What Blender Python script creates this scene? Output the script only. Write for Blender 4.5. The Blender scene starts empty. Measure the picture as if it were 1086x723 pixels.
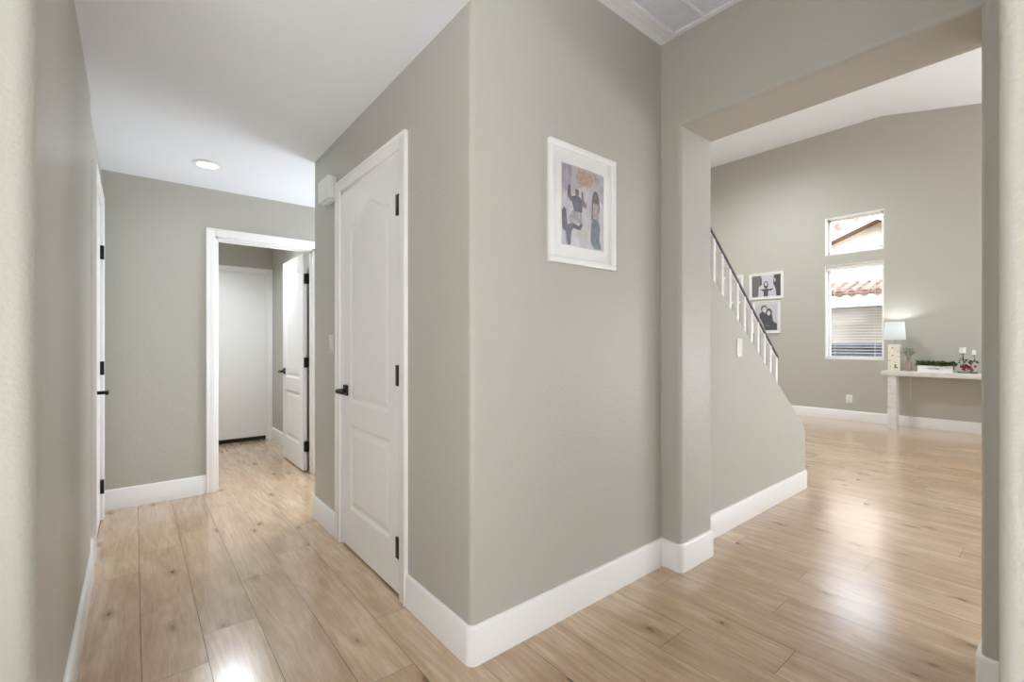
import bpy, bmesh, math, random
from mathutils import Vector, Matrix
random.seed(7)
C = bpy.context.scene.collection
S = bpy.context.scene
PI = math.pi

# ------------------------------------------------------------------ camera
cam_d = bpy.data.cameras.new('camera'); cam = bpy.data.objects.new('camera', cam_d); C.objects.link(cam)
cam.location = (0, 0, 1.185)
cam.rotation_euler = (PI/2, 0, -math.radians(39.385))
cam_d.sensor_width = 36; cam_d.lens = 36*487.84/1086
cam_d.shift_y = 2.5/1086; cam_d.clip_start = .02; cam_d.clip_end = 200
S.camera = cam

# ------------------------------------------------------------------ colour management
S.view_settings.view_transform = 'Standard'
S.view_settings.look = 'None'
S.view_settings.exposure = 0.0
S.view_settings.gamma = 1.0
S.view_settings.use_curve_mapping = False
S.cycles.use_denoising = True
S.cycles.max_bounces = 10; S.cycles.diffuse_bounces = 7; S.cycles.glossy_bounces = 4
S.cycles.transparent_max_bounces = 12
S.cycles.sample_clamp_indirect = 6

# ------------------------------------------------------------------ world, sun, large lights
w = bpy.data.worlds.new('sky'); S.world = w; w.use_nodes = True
wn = w.node_tree.nodes; wl = w.node_tree.links
bg = wn['Background']
sky = wn.new('ShaderNodeTexSky'); sky.sky_type = 'NISHITA'; sky.sun_disc = False
sky.sun_elevation = math.radians(50); sky.sun_rotation = math.radians(250)
hs = wn.new('ShaderNodeHueSaturation'); hs.inputs['Saturation'].default_value = .35
wl.new(sky.outputs[0], hs.inputs['Color']); wl.new(hs.outputs[0], bg.inputs[0]); bg.inputs[1].default_value = 2.0

def light(name, kind, loc, power, color=(1, 1, 1), rot=(0, 0, 0), size=None, size_y=None, **kw):
    d = bpy.data.lights.new(name, kind); o = bpy.data.objects.new(name, d); C.objects.link(o)
    d.energy = power; d.color = color; o.location = loc; o.rotation_euler = rot
    if kind == 'AREA':
        d.size = size
        if size_y: d.shape = 'RECTANGLE'; d.size_y = size_y
    for k, v in kw.items(): setattr(d, k, v)
    return o
light('sun', 'SUN', (0, 0, 12), 13.0, (1, .96, .9), (math.radians(-10), math.radians(-50), 0), angle=.01)
# unseen area lights added to brighten the great room, entry and corridor
light('great_room_right_fill', 'AREA', (5.6, -4.40, 1.1), 66, (.84, .90, 1), (PI/2, 0, 0), 3.5, 2.0)  # added fill facing in from the unseen right side of the great room
light('great_room_far_fill', 'AREA', (8.42, -2.7, 1.1), 275, (.90, .94, 1), (math.radians(125), 0, PI/2), 2.4, 1.8)  # added fill by the far wall, tilted up to lift the ceiling
light('entry_rear_fill', 'AREA', (.3, -2.2, .75), 98, (.90, .945, 1), (math.radians(140), 0, 0), 2.4, 1.2)  # added fill behind the viewer, tilted up towards the ceilings
light('entry_upward_fill', 'AREA', (-1.1, -.3, .5), 30, (.95, .97, 1), (math.radians(155), 0, -PI/2), 1.2, 1.2)  # added low panel throwing light up at the header and entry ceiling
light('entry_left_fill', 'AREA', (-1.55, -.3, 1.2), 24, (.94, .965, 1), (math.radians(110), 0, -PI/2), 1.6, 1.6)  # added fill on the entry's left, brightening the header wall
light('corridor_end_fill', 'AREA', (2.36, 3.83, 1.3), 50, (.80, .88, 1), (math.radians(110), 0, PI/2), .8, 1.6)  # added fill in front of the closed corridor end, brightening the hall
CAN_AND_FILLS = [(.39, 3.785, 2.418, 2.2), (-.7, -.9, 2.78, 3), (1.75, 3.85, 2.417, 13), (.75, 5.2, 2.402, 24),
        (4.4, -2.2, 3.66, 16), (6.8, -2.2, 3.66, 16), (4.4, 3.6, 4.55, 74), (6.8, 3.2, 4.55, 74)]  # first is the hall's recessed light, the rest are added unseen fill spots

# ------------------------------------------------------------------ materials
def srgb(r, g, b):
    f = lambda c: (c/255/12.92) if c/255 <= .04045 else ((c/255+.055)/1.055)**2.4
    return (f(r), f(g), f(b), 1)
def mat(name, col, rough=.5, metal=0, bump=0, bscale=100, bdist=.002, spec=None, emit=None, estr=0):
    m = bpy.data.materials.new(name); m.use_nodes = True
    n = m.node_tree.nodes; l = m.node_tree.links; b = n['Principled BSDF']
    b.inputs['Base Color'].default_value = col
    b.inputs['Roughness'].default_value = rough; b.inputs['Metallic'].default_value = metal
    if spec is not None: b.inputs['Specular IOR Level'].default_value = spec
    if emit: b.inputs['Emission Color'].default_value = emit; b.inputs['Emission Strength'].default_value = estr
    if bump:
        g = n.new('ShaderNodeNewGeometry'); t = n.new('ShaderNodeTexNoise'); t.inputs['Scale'].default_value = bscale
        t.inputs['Detail'].default_value = 3
        k = n.new('ShaderNodeBump'); k.inputs['Strength'].default_value = bump; k.inputs['Distance'].default_value = bdist
        l.new(g.outputs['Position'], t.inputs['Vector']); l.new(t.outputs['Fac'], k.inputs['Height']); l.new(k.outputs['Normal'], b.inputs['Normal'])
    return m
def vary(m, c1, c2, scale=(1, 1, 1), detail=4, lo=.35, hi=.65):
    n = m.node_tree.nodes; l = m.node_tree.links; b = n['Principled BSDF']
    g = n.new('ShaderNodeNewGeometry'); mp = n.new('ShaderNodeMapping'); mp.inputs['Scale'].default_value = scale
    t = n.new('ShaderNodeTexNoise'); t.inputs['Scale'].default_value = 1; t.inputs['Detail'].default_value = detail
    r = n.new('ShaderNodeValToRGB'); r.color_ramp.elements[0].color = c1; r.color_ramp.elements[1].color = c2
    r.color_ramp.elements[0].position = lo; r.color_ramp.elements[1].position = hi
    l.new(g.outputs['Position'], mp.inputs[0]); l.new(mp.outputs[0], t.inputs['Vector']); l.new(t.outputs['Fac'], r.inputs[0]); l.new(r.outputs[0], b.inputs['Base Color'])
    return m
WALLC = srgb(188, 185.5, 176)
M = {}
M['wall'] = mat('greige_wall_paint', WALLC, .40, bump=.45, bscale=85, bdist=.005, spec=.35)
M['wall_far'] = mat('greige_wall_paint_great_room', srgb(190, 188, 179), .55, bump=.2, bscale=95, bdist=.003, spec=.3)
M['ceil'] = mat('white_ceiling_paint', srgb(240, 243, 248), .7, bump=.12, bscale=60, bdist=.003, spec=.2)
M['trim'] = mat('white_trim_paint', srgb(245, 244, 242), .32)
M['door'] = mat('white_door_paint', srgb(245, 244, 242), .33, bump=.05, bscale=240, bdist=.0008)
M['black'] = mat('matte_black_metal', srgb(18, 17, 17), .38, .6)
M['rail'] = mat('dark_painted_handrail', srgb(52, 57, 70), .35)
M['frame'] = mat('white_frame_paint', srgb(240, 240, 238), .35)
M['mat'] = mat('white_mat_board', srgb(240, 240, 236), .8)
M['plastic'] = mat('white_plastic', srgb(238, 237, 233), .35)
M['plastic2'] = mat('off_white_switch_plastic', srgb(218, 216, 206), .35)
M['vent'] = mat('white_enamel_vent', srgb(244, 245, 248), .4)
M['vdark'] = mat('vent_filter_fabric', srgb(226, 227, 230), .9)
M['dark'] = mat('dark_rubber_or_gap_shade', srgb(20, 17, 16), .7)  # rubber sweep, socket slots and the imitated gap shade under a door
M['table'] = vary(mat('whitewashed_wood', srgb(215, 208, 200), .5, bump=.05, bscale=60, bdist=.001), srgb(212, 209, 204), srgb(226, 224, 220), (30, 8, 30))
M['carpet'] = mat('stair_carpet', srgb(190, 182, 170), .95, bump=.6, bscale=300, bdist=.004)
M['lens'] = mat('downlight_lens', srgb(255, 253, 248), .5, emit=(1, .98, .94, 1), estr=3)
M['green'] = vary(mat('dark_green_leaf', srgb(58, 82, 44), .5), srgb(36, 56, 30), srgb(98, 122, 66), (60, 60, 60))
M['sage'] = vary(mat('sage_grey_leaf', srgb(140, 152, 134), .6), srgb(112, 126, 108), srgb(176, 184, 168), (70, 70, 70))
M['stem'] = mat('dark_wire_stem', srgb(84, 80, 68), .5, .4)
M['red'] = vary(mat('red_petal', srgb(168, 46, 50), .5), srgb(120, 26, 34), srgb(196, 92, 88), (60, 60, 60))
M['copper'] = mat('pink_copper_glass', srgb(168, 144, 134), .25, .1)
M['cream'] = mat('cream_lamp_ceramic', srgb(240, 236, 220), .35)
M['gold'] = mat('muted_gold_dots', srgb(176, 168, 138), .4, .3)
M['ink'] = mat('faded_black_ink', srgb(90, 90, 92), .8)
M['candle'] = mat('white_candle_wax', srgb(240, 238, 232), .4)
M['silver'] = mat('brushed_silver', srgb(170, 170, 170), .3, .9)
# window glass: see-through with a faint reflection
def glassmat(name, refl=.06):
    m = bpy.data.materials.new(name); m.use_nodes = True; n = m.node_tree.nodes; l = m.node_tree.links
    for x in list(n): n.remove(x)
    o = n.new('ShaderNodeOutputMaterial'); mx = n.new('ShaderNodeMixShader'); t = n.new('ShaderNodeBsdfTransparent'); g = n.new('ShaderNodeBsdfGlossy')
    g.inputs['Roughness'].default_value = .03; mx.inputs[0].default_value = refl
    l.new(t.outputs[0], mx.inputs[1]); l.new(g.outputs[0], mx.inputs[2]); l.new(mx.outputs[0], o.inputs[0]); return m
M['glass'] = glassmat('clear_window_glass', .04)
M['picglass'] = glassmat('picture_glass', .05)
# lamp shade: translucent fabric
def shademat():
    m = bpy.data.materials.new('white_lamp_shade_fabric'); m.use_nodes = True; n = m.node_tree.nodes; l = m.node_tree.links
    for x in list(n): n.remove(x)
    o = n.new('ShaderNodeOutputMaterial'); mx = n.new('ShaderNodeMixShader'); t = n.new('ShaderNodeBsdfTranslucent'); g = n.new('ShaderNodeBsdfDiffuse')
    t.inputs[0].default_value = (.86, .9, .92, 1); g.inputs[0].default_value = (.82, .84, .84, 1); mx.inputs[0].default_value = .45
    l.new(g.outputs[0], mx.inputs[1]); l.new(t.outputs[0], mx.inputs[2]); l.new(mx.outputs[0], o.inputs[0]); return m
M['shade'] = shademat()
# exterior
M['stucco'] = mat('cream_stucco', srgb(236, 230, 220), .9, bump=.2, bscale=30, bdist=.01)
M['stucco2'] = mat('pale_green_stucco', srgb(226, 226, 212), .9)
M['soffit'] = mat('brown_painted_eave', srgb(112, 82, 64), .8)
M['fascia'] = mat('white_fascia_board', srgb(226, 218, 206), .7)
M['tile'] = vary(mat('clay_roof_tile', srgb(130, 104, 90), .8), srgb(84, 62, 54), srgb(136, 112, 100), (5, 5, 5))
M['fence'] = vary(mat('blue_grey_block_wall', srgb(110, 122, 140), .9), srgb(66, 73, 84), srgb(94, 101, 112), (1, 3, 14))
M['yard'] = vary(mat('desert_gravel', srgb(190, 170, 148), .95), srgb(160, 142, 124), srgb(206, 188, 166), (20, 20, 20))

def woodfloor():
    m = bpy.data.materials.new('light_oak_planks'); m.use_nodes = True; n = m.node_tree.nodes; l = m.node_tree.links; b = n['Principled BSDF']
    g = n.new('ShaderNodeNewGeometry'); at = n.new('ShaderNodeAttribute'); at.attribute_name = 'plank'
    off = n.new('ShaderNodeVectorMath'); off.operation = 'MULTIPLY_ADD'; off.inputs[1].default_value = (13, 17, 11)
    l.new(at.outputs['Vector'], off.inputs[0]); l.new(g.outputs['Position'], off.inputs[2])
    def noise(sc, scale, detail, dist, rough=.55):
        mp = n.new('ShaderNodeMapping'); mp.inputs['Scale'].default_value = sc; l.new(off.outputs[0], mp.inputs[0])
        t = n.new('ShaderNodeTexNoise'); t.inputs['Scale'].default_value = scale; t.inputs['Detail'].default_value = detail
        t.inputs['Distortion'].default_value = dist; t.inputs['Roughness'].default_value = rough; l.new(mp.outputs[0], t.inputs['Vector']); return t
    def ramp(src, p0, c0, p1, c1):
        r = n.new('ShaderNodeValToRGB'); r.color_ramp.elements[0].position = p0; r.color_ramp.elements[0].color = c0
        r.color_ramp.elements[1].position = p1; r.color_ramp.elements[1].color = c1; l.new(src, r.inputs[0]); return r
    def mix(fac, a, bb, mode='MIX'):
        x = n.new('ShaderNodeMix'); x.data_type = 'RGBA'; x.blend_type = mode
        if isinstance(fac, float): x.inputs[0].default_value = fac
        else: l.new(fac, x.inputs[0])
        for i, s in ((6, a), (7, bb)):
            if isinstance(s, tuple): x.inputs[i].default_value = s
            else: l.new(s, x.inputs[i])
        return x.outputs[2]
    broad = noise((7, 1.1, 1), 1, 5, 1.2)
    base = ramp(broad.outputs['Fac'], .3, srgb(203, 171, 139), .7, srgb(226, 201, 169))
    fine = noise((60, 3.6, 1), 1, 5, 1.0, .65)
    fr = ramp(fine.outputs['Fac'], .30, (.70, .66, .61, 1), .56, (1, 1, 1, 1))
    c = mix(.8, base.outputs[0], fr.outputs[0], 'MULTIPLY')
    # cathedral grain rings around slow wander
    cg = noise((4.6, .62, 1), 1, 2.5, .6, .5)
    mm = n.new('ShaderNodeMath'); mm.operation = 'MULTIPLY'; mm.inputs[1].default_value = 62; l.new(cg.outputs['Fac'], mm.inputs[0])
    sn = n.new('ShaderNodeMath'); sn.operation = 'SINE'; l.new(mm.outputs[0], sn.inputs[0])
    wr = ramp(sn.outputs[0], .0, (.80, .75, .69, 1), .75, (1, 1, 1, 1))
    c = mix(.42, c, wr.outputs[0], 'MULTIPLY')
    blot = noise((3.2, 2.0, 1), 1, 4, 1.5, .6)
    br = ramp(blot.outputs['Fac'], .3, (.86, .80, .74, 1), .62, (1, 1, 1, 1))
    c = mix(.7, c, br.outputs[0], 'MULTIPLY')
    # knots
    mpk = n.new('ShaderNodeMapping'); mpk.inputs['Scale'].default_value = (4.2, 1.9, 1); l.new(off.outputs[0], mpk.inputs[0])
    nz = noise((14, 14, 1), 1, 2, 0); 
    ad = n.new('ShaderNodeVectorMath'); ad.operation = 'MULTIPLY_ADD'; ad.inputs[1].default_value = (.12, .12, 0); l.new(nz.outputs['Color'], ad.inputs[0]); l.new(mpk.outputs[0], ad.inputs[2])
    v = n.new('ShaderNodeTexVoronoi'); v.voronoi_dimensions = '2D'; v.inputs['Scale'].default_value = 1; l.new(ad.outputs[0], v.inputs['Vector'])
    kr = ramp(v.outputs['Distance'], .018, (.34, .25, .18, 1), .15, (1, 1, 1, 1)); kr.color_ramp.interpolation = 'EASE'
    e = kr.color_ramp.elements.new(.055); e.color = (.74, .68, .6, 1)
    sep = n.new('ShaderNodeSeparateColor'); l.new(v.outputs['Color'], sep.inputs[0])
    gt = n.new('ShaderNodeMath'); gt.operation = 'GREATER_THAN'; gt.inputs[1].default_value = .3; l.new(sep.outputs[0], gt.inputs[0])
    km = mix(gt.outputs[0], (1, 1, 1, 1), kr.outputs[0])
    c = mix(.9, c, km, 'MULTIPLY')
    # per-plank tone
    sp = n.new('ShaderNodeSeparateColor'); l.new(at.outputs['Color'], sp.inputs[0])
    pr = ramp(sp.outputs[0], 0, (.82, .765, .73, 1), 1, (1.0, 1.0, .985, 1))
    c = mix(1.0, c, pr.outputs[0], 'MULTIPLY')
    l.new(c, b.inputs['Base Color'])
    rr = n.new('ShaderNodeMapRange'); rr.inputs[3].default_value = .17; rr.inputs[4].default_value = .26; l.new(fine.outputs['Fac'], rr.inputs[0]); l.new(rr.outputs[0], b.inputs['Roughness'])
    bp = n.new('ShaderNodeBump'); bp.inputs['Strength'].default_value = .04; bp.inputs['Distance'].default_value = .001; l.new(fine.outputs['Fac'], bp.inputs['Height']); l.new(bp.outputs[0], b.inputs['Normal'])
    b.inputs['Specular IOR Level'].default_value = .8; b.inputs['Coat Weight'].default_value = .8; b.inputs['Coat Roughness'].default_value = .19; b.inputs['Coat IOR'].default_value = 1.6
    return m
M['floor'] = woodfloor()
M['gap'] = mat('plank_joint_core', srgb(92, 72, 56), .8)

# ------------------------------------------------------------------ mesh helpers (world coordinates)
class MB:
    def __init__(s): s.bm = bmesh.new(); s.mi = 0
    def face(s, vs):
        f = s.bm.faces.new(vs); f.material_index = s.mi; return f
    def box(s, a, b, bev=0):
        x0, y0, z0 = [min(p, q) for p, q in zip(a, b)]; x1, y1, z1 = [max(p, q) for p, q in zip(a, b)]
        v = [s.bm.verts.new(p) for p in ((x0,y0,z0),(x1,y0,z0),(x1,y1,z0),(x0,y1,z0),(x0,y0,z1),(x1,y0,z1),(x1,y1,z1),(x0,y1,z1))]
        fs = [s.face([v[i] for i in q]) for q in ((3,2,1,0),(4,5,6,7),(0,1,5,4),(1,2,6,5),(2,3,7,6),(3,0,4,7))]
        if bev:
            es = list({e for f in fs for e in f.edges})
            bmesh.ops.bevel(s.bm, geom=es, offset=bev, segments=2, affect='EDGES', profile=.5)
        return s
    def prism(s, pts, a, b, axis='z'):
        # pts in the plane perpendicular to axis: z->(x,y), y->(x,z), x->(y,z)
        def P(p, t):
            return (p[0], p[1], t) if axis == 'z' else (p[0], t, p[1]) if axis == 'y' else (t, p[0], p[1])
        A = [s.bm.verts.new(P(p, a)) for p in pts]; B = [s.bm.verts.new(P(p, b)) for p in pts]; n = len(pts)
        fs = [s.face(A[::-1]), s.face(B)]
        for i in range(n): fs.append(s.face([A[i], A[(i+1) % n], B[(i+1) % n], B[i]]))
        bmesh.ops.recalc_face_normals(s.bm, faces=fs)
        return s
    def poly(s, pts3):
        s.face([s.bm.verts.new(p) for p in pts3]); return s
    def tube(s, pts, r, seg=8, cap=True):
        pts = [Vector(p) for p in pts]; rs = r if isinstance(r, (list, tuple)) else [r]*len(pts); rings = []
        for i, p in enumerate(pts):
            d = (pts[min(i+1, len(pts)-1)]-pts[max(i-1, 0)]).normalized()
            u = d.cross(Vector((0, 0, 1)));
            if u.length < .05: u = d.cross(Vector((0, 1, 0)))
            u.normalize(); q = d.cross(u).normalized()
            rings.append([s.bm.verts.new(p+(u*math.cos(2*PI*k/seg)+q*math.sin(2*PI*k/seg))*rs[i]) for k in range(seg)])
        fs = []
        for a, b in zip(rings, rings[1:]):
            for k in range(seg): fs.append(s.face([a[k], a[(k+1) % seg], b[(k+1) % seg], b[k]]))
        if cap: fs += [s.face(rings[0][::-1]), s.face(rings[-1])]
        bmesh.ops.recalc_face_normals(s.bm, faces=fs)
        return s
    def lathe(s, prof, c, seg=24, cap=True):
        rings = [[s.bm.verts.new((c[0]+r*math.cos(2*PI*k/seg), c[1]+r*math.sin(2*PI*k/seg), c[2]+z)) for k in range(seg)] for r, z in prof]
        fs = []
        for a, b in zip(rings, rings[1:]):
            for k in range(seg): fs.append(s.face([a[k], a[(k+1) % seg], b[(k+1) % seg], b[k]]))
        if cap: fs += [s.face(rings[0][::-1]), s.face(rings[-1])]
        bmesh.ops.recalc_face_normals(s.bm, faces=fs)
        return s
    def build(s, name, mats, parent=None, smooth=35):
        me = bpy.data.meshes.new(name)
        if parent is not None and parent.location.length > 0:
            bmesh.ops.translate(s.bm, verts=s.bm.verts, vec=-parent['_o'] if '_o' in parent else -parent.location)
        s.bm.to_mesh(me); s.bm.free()
        for m in (mats if isinstance(mats, (list, tuple)) else [mats]): me.materials.append(m)
        if smooth:
            me.polygons.foreach_set('use_smooth', [True]*len(me.polygons)); me.set_sharp_from_angle(angle=math.radians(smooth))
        o = bpy.data.objects.new(name, me); C.objects.link(o)
        if parent is not None: o.parent = parent
        return o
def rounded(pts, seg=6):
    out = []; n = len(pts)
    for i, p in enumerate(pts):
        r = p[2] if len(p) > 2 else 0
        P = Vector(p[:2])
        if r <= 0: out.append(tuple(P)); continue
        a = (Vector(pts[i-1][:2])-P).normalized(); b = (Vector(pts[(i+1) % n][:2])-P).normalized()
        h = a.angle(b)/2; t = r/math.tan(h); c = P+(a+b).normalized()*(r/math.sin(h))
        s0 = P+a*t-c; s1 = P+b*t-c; ang = s0.angle_signed(s1)
        for k in range(seg+1):
            th = -ang*k/seg; q = Vector((s0.x*math.cos(th)-s0.y*math.sin(th), s0.x*math.sin(th)+s0.y*math.cos(th)))
            out.append(tuple(c+q))
    return out
def struct(o, label=None, cat=None):
    o['kind'] = 'structure'
    if label: o['label'] = label
    if cat: o['category'] = cat
    return o
def empty(name, loc):
    o = bpy.data.objects.new(name, None); o.empty_display_size = .1; C.objects.link(o); o.location = loc; return o
def tag(o, label, cat, group=None, kind=None):
    o['label'] = label; o['category'] = cat
    if group: o['group'] = group
    if kind: o['kind'] = kind
    return o
def thing(name, loc, label, cat, group=None): return tag(empty(name, loc), label, cat, group)

HW = 2.47
def hz(y): return 2.446-(y-1.4)*.0118
HC = 2.43   # hall ceiling
EC = 2.78   # entry ceiling
# ------------------------------------------------------------------ floor
bm = MB()
PW, PL = .195, 1.29
known = {-1: 3.064, 0: .75, 1: 2.241, 2: 2.626, 3: 2.838, 4: 1.9, 6: 1.4, 8: 1.02}
lay = []
rng = random.Random(3)
k0 = math.floor((-1.7-.02)/PW); k1 = math.ceil((8.6-.02)/PW)
last = 0
for k in range(k0, k1):
    x0 = .02+k*PW; x1 = x0+PW
    o = known.get(k)
    if o is None:
        o = (last+rng.uniform(.3, .95)) % PL
    last = o
    y = o-PL*math.ceil((o+4.6)/PL)
    while y < 6.5:
        ya, yb = max(y, -4.6), min(y+PL, 6.5)
        if yb > ya:
            g = .0011
            f = bm.face([bm.bm.verts.new(p) for p in ((x0+g, ya+g, 0), (x1-g, ya+g, 0), (x1-g, yb-g, 0), (x0+g, yb-g, 0))])
            lay.append((k, ya))
        y += PL
bm.mi = 1
bm.box((-1.75, -4.6, -.08), (8.7, 6.5, -.0015))
lay += [None]*6
fl = bm.build('floor', [M['floor'], M['gap']], smooth=0)
ca = fl.data.attributes.new('plank', 'FLOAT_COLOR', 'FACE')
tone = {}
for i, t in enumerate(lay):
    r = rng.random()
    if t:
        if t[0] == 1 and abs(t[1]-(2.241-PL)) < .02: r = 1.0        # the pale plank in the foreground
        if t[0] == -1 and t[1] < 3 and t[1] > 1.7: r = .15
        if t[0] == -1 and t[1] > 3: r = .9
        if t[0] == 1 and abs(t[1]-2.241) < .02: r = .35
        if t[0] == 2 and t[1] < 2: r = .4
    ca.data[i].color = (r, rng.random(), rng.random(), 1)
struct(fl, 'light oak plank floor running through hall and great room', 'floor')

# ------------------------------------------------------------------ walls
B = .022
bm = MB()   # left wall of the hall with the corner by the viewer
bm.prism(rounded([(-1.6, 1.45), (-.17, 1.45, .036), (-.17, 3.13, .008), (-.182, 3.13), (-.182, 3.385), (-.30, 3.385), (-.30, 1.57), (-1.6, 1.57)]), 0, HW)
bm.box((-.30, 4.135, 0), (-.182, 4.345, HW)); bm.box((-.30, 3.385, 2.115), (-.182, 4.135, HW))
bm.box((-.42, 3.2, 0), (-.36, 4.3, HW))
struct(bm.build('wall_left', M['wall']), 'greige textured wall on the left of the hall', 'wall')
bm = MB()   # right wall of the hall + picture wall (one rounded corner)
bm.prism(rounded([(.955, 1.40, B), (2.185, 1.40), (2.185, 1.515), (1.07, 1.515), (1.07, 1.965), (.955, 1.965)]), 0, HW)
bm.prism(rounded([(.955, 2.765), (1.07, 2.765), (1.07, 3.19), (2.4, 3.19), (2.4, 3.306), (.955, 3.306, B)]), 0, HW)
bm.box((.955, 1.965, 2.085), (1.07, 2.765, HW))
bm.prism(rounded([(.955, 1.40, B), (2.185, 1.40), (2.185, 1.515), (.955, 1.515)]), HW, EC+.12)
struct(bm.build('wall_right', M['wall']), 'greige textured wall turning the corner between hall and entry', 'wall')
bm = MB()   # header above the mouth of the hall
bm.box((-1.6, 1.40, 2.56), (.975, 1.515, EC+.12)); bm.box((-1.6, 1.397, 2.446), (.953, 1.4005, EC+.12))
struct(bm.build('wall_hall_header', M['wall']), 'greige drop header above the hall mouth', 'wall')
bm = MB()   # back wall of the hall with doorway
bm.box((-.30, 4.345, 0), (.50, 4.46, HW)); bm.box((1.262, 4.345, 0), (2.4, 4.46, HW)); bm.box((.50, 4.345, 2.037), (1.262, 4.46, HW))
struct(bm.build('wall_back', M['wall']), 'greige wall at the end of the hall around the open doorway', 'wall')
bm = MB()   # back room
bm.box((1.335, 4.46, 0), (1.45, 6.35, HW)); bm.box((-.1, 4.46, 0), (0, 6.35, HW))
bm.box((-.1, 6.35, 0), (.44, 6.45, HW)); bm.box((1.275, 6.35, 0), (1.45, 6.45, HW)); bm.box((.44, 6.35, 2.045), (1.275, 6.45, HW))
struct(bm.build('wall_back_room', M['wall']), 'greige walls of the small room beyond the doorway', 'wall')
bm = MB(); bm.box((2.4, 3.19, 0), (2.51, 4.46, HW)); bm.build('wall_corridor_end', M['wall'])['kind'] = 'structure'
# opening to the great room: two piers and a header, rounded corners
bm = MB()
bm.prism(rounded([(2.185, 1.285, B), (2.51, 1.285, B), (2.51, 1.515), (2.185, 1.515)]), 0, 2.334)
bm.prism(rounded([(2.185, .194, B), (2.185, -4.5), (2.51, -4.5), (2.51, .194, B)][::-1]), 0, 4.0)
bm.prism(rounded([(2.185, 2.312, B), (2.51, 2.312, B), (2.51, 4.62), (2.185, 4.62)]), .170, 1.515, 'y')
struct(bm.build('wall_opening', M['wall']), 'greige wall with the wide cased opening into the great room', 'wall')
bm = MB()   # near wall end on the right edge of the view
bm.prism(rounded([(1.0, .071, .02), (1.12, .071, .02), (1.12, -2.3), (1.0, -2.3)][::-1]), 0, EC)
struct(bm.build('wall_near_right', M['wall']), 'greige wall end at the right edge nearest the viewer', 'wall')
bm = MB()   # rest of entry (behind the viewer)
bm.box((-1.7, -2.3, 0), (-1.6, 1.57, EC)); bm.box((-1.7, -2.4, 0), (2.185, -2.3, EC))
struct(bm.build('wall_entry', M['wall']), 'greige entry walls behind the viewer', 'wall')

# great room
bm = MB()
X0, X1 = 8.55, 8.70
WY0, WY1 = 1.762, 2.515
def topz(y): return 4.55 if y > 1.8 else 4.55-.22*(1.8-y)
cols = [(-4.5, WY0), (WY0, WY1), (WY1, 5.2)]
bm.prism([(-4.5, 0), (WY0, 0), (WY0, topz(WY0)+.1), (-4.5, topz(-4.5)+.1)], X0, X1, 'x')
bm.prism([(WY1, 0), (5.2, 0), (5.2, 4.65), (WY1, 4.65)], X0, X1, 'x')
for z0, z1 in ((0, .935), (2.42, 2.58), (3.175, 4.65)): bm.box((X0, WY0, z0), (X1, WY1, z1))
struct(bm.build('wall_far', M['wall_far']), 'tall greige far wall of the great room with two stacked windows', 'wall')
bm = MB()
bm.box((2.4, 5.2, 0), (8.7, 5.3, 4.65)); bm.box((2.4, 2.6, HC), (2.51, 5.2, 4.65)); bm.box((2.4, 4.46, 0), (2.51, 5.2, HC)); bm.box((2.4, 2.6, 0), (2.51, 3.19, HC))
bm.box((1.07, 2.6, 0), (2.4, 2.7, 4.65)); bm.box((.96, 1.515, HC+.13), (1.07, 2.7, 4.65)); bm.box((.96, 1.52, EC+.12), (2.185, 1.62, 4.65))
struct(bm.build('wall_stair_side', M['wall_far']), 'greige great room wall beyond the staircase', 'wall')
bm = MB()
bm.box((2.51, -4.6, 0), (3.8, -4.5, 3.4)); bm.box((7.4, -4.6, 0), (8.7, -4.5, 3.4)); bm.box((3.8, -4.6, 2.25), (7.4, -4.5, 3.4)); bm.box((3.7, -4.66, 0), (7.5, -4.6, 2.35))  # last box added behind the opening to keep outside light out
struct(bm.build('wall_great_room_side', M['wall_far']), 'unseen greige great room wall with its opening closed off', 'wall')
# knee wall of the stairs
KX = [(2.51, 1.745), (4.19, .56)]
bm = MB()
bm.prism([(2.51, 0), (4.28, 0), (4.28, .44), (4.25, .50), (4.19, .56), (3.73, .885), (2.72, 1.60), (2.51, 1.749)], 1.395, 1.515, 'y')
kw = bm.build('wall_stair', M['wall_far'])
bv = kw.modifiers.new('round', 'BEVEL'); bv.width = .015; bv.segments = 4; bv.limit_method = 'ANGLE'; bv.angle_limit = math.radians(50)
struct(kw, 'greige half-height wall rising with the stairs', 'wall')
# stairs
bm = MB()
n = 13; run = .262; rise = .186
for i in range(n):
    xa = 4.15-i*run
    if xa-run < 1.08: break
    bm.box((xa-run, 1.52, 0), (xa+.02, 2.59, rise*(i+1)), .008)
struct(bm.build('staircase', M['carpet']), 'carpeted stairs behind the half-height wall', 'stairs')
# ceilings
bm = MB()
bm.prism([(1.401, hz(1.4)), (6.45, hz(6.45)), (6.45, 2.56), (1.401, 2.56)], -.30, .9545, 'x'); bm.prism([(1.516, hz(1.516)), (6.45, hz(6.45)), (6.45, 2.56), (1.516, 2.56)], .9545, 2.4, 'x'); bm.prism([(1.401, hz(1.4)), (1.57, hz(1.57)), (1.57, 2.56), (1.401, 2.56)], -1.6, -.30, 'x')
struct(bm.build('ceiling', M['ceil']), 'flat white ceiling over the hall', 'ceiling')
bm = MB(); bm.box((-1.7, -2.4, EC), (2.185, 1.40, EC+.12))
struct(bm.build('ceiling_entry', M['ceil']), 'higher white ceiling over the entry', 'ceiling')
bm = MB()
bm.prism([(-4.6, topz(-4.6)), (1.8, 4.55), (5.3, 4.55), (5.3, 4.68), (1.8, 4.68), (-4.6, topz(-4.6)+.13)], .96, 8.7, 'x')
struct(bm.build('ceiling_great_room', M['ceil']), 'vaulted white ceiling of the great room', 'ceiling')

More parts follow.
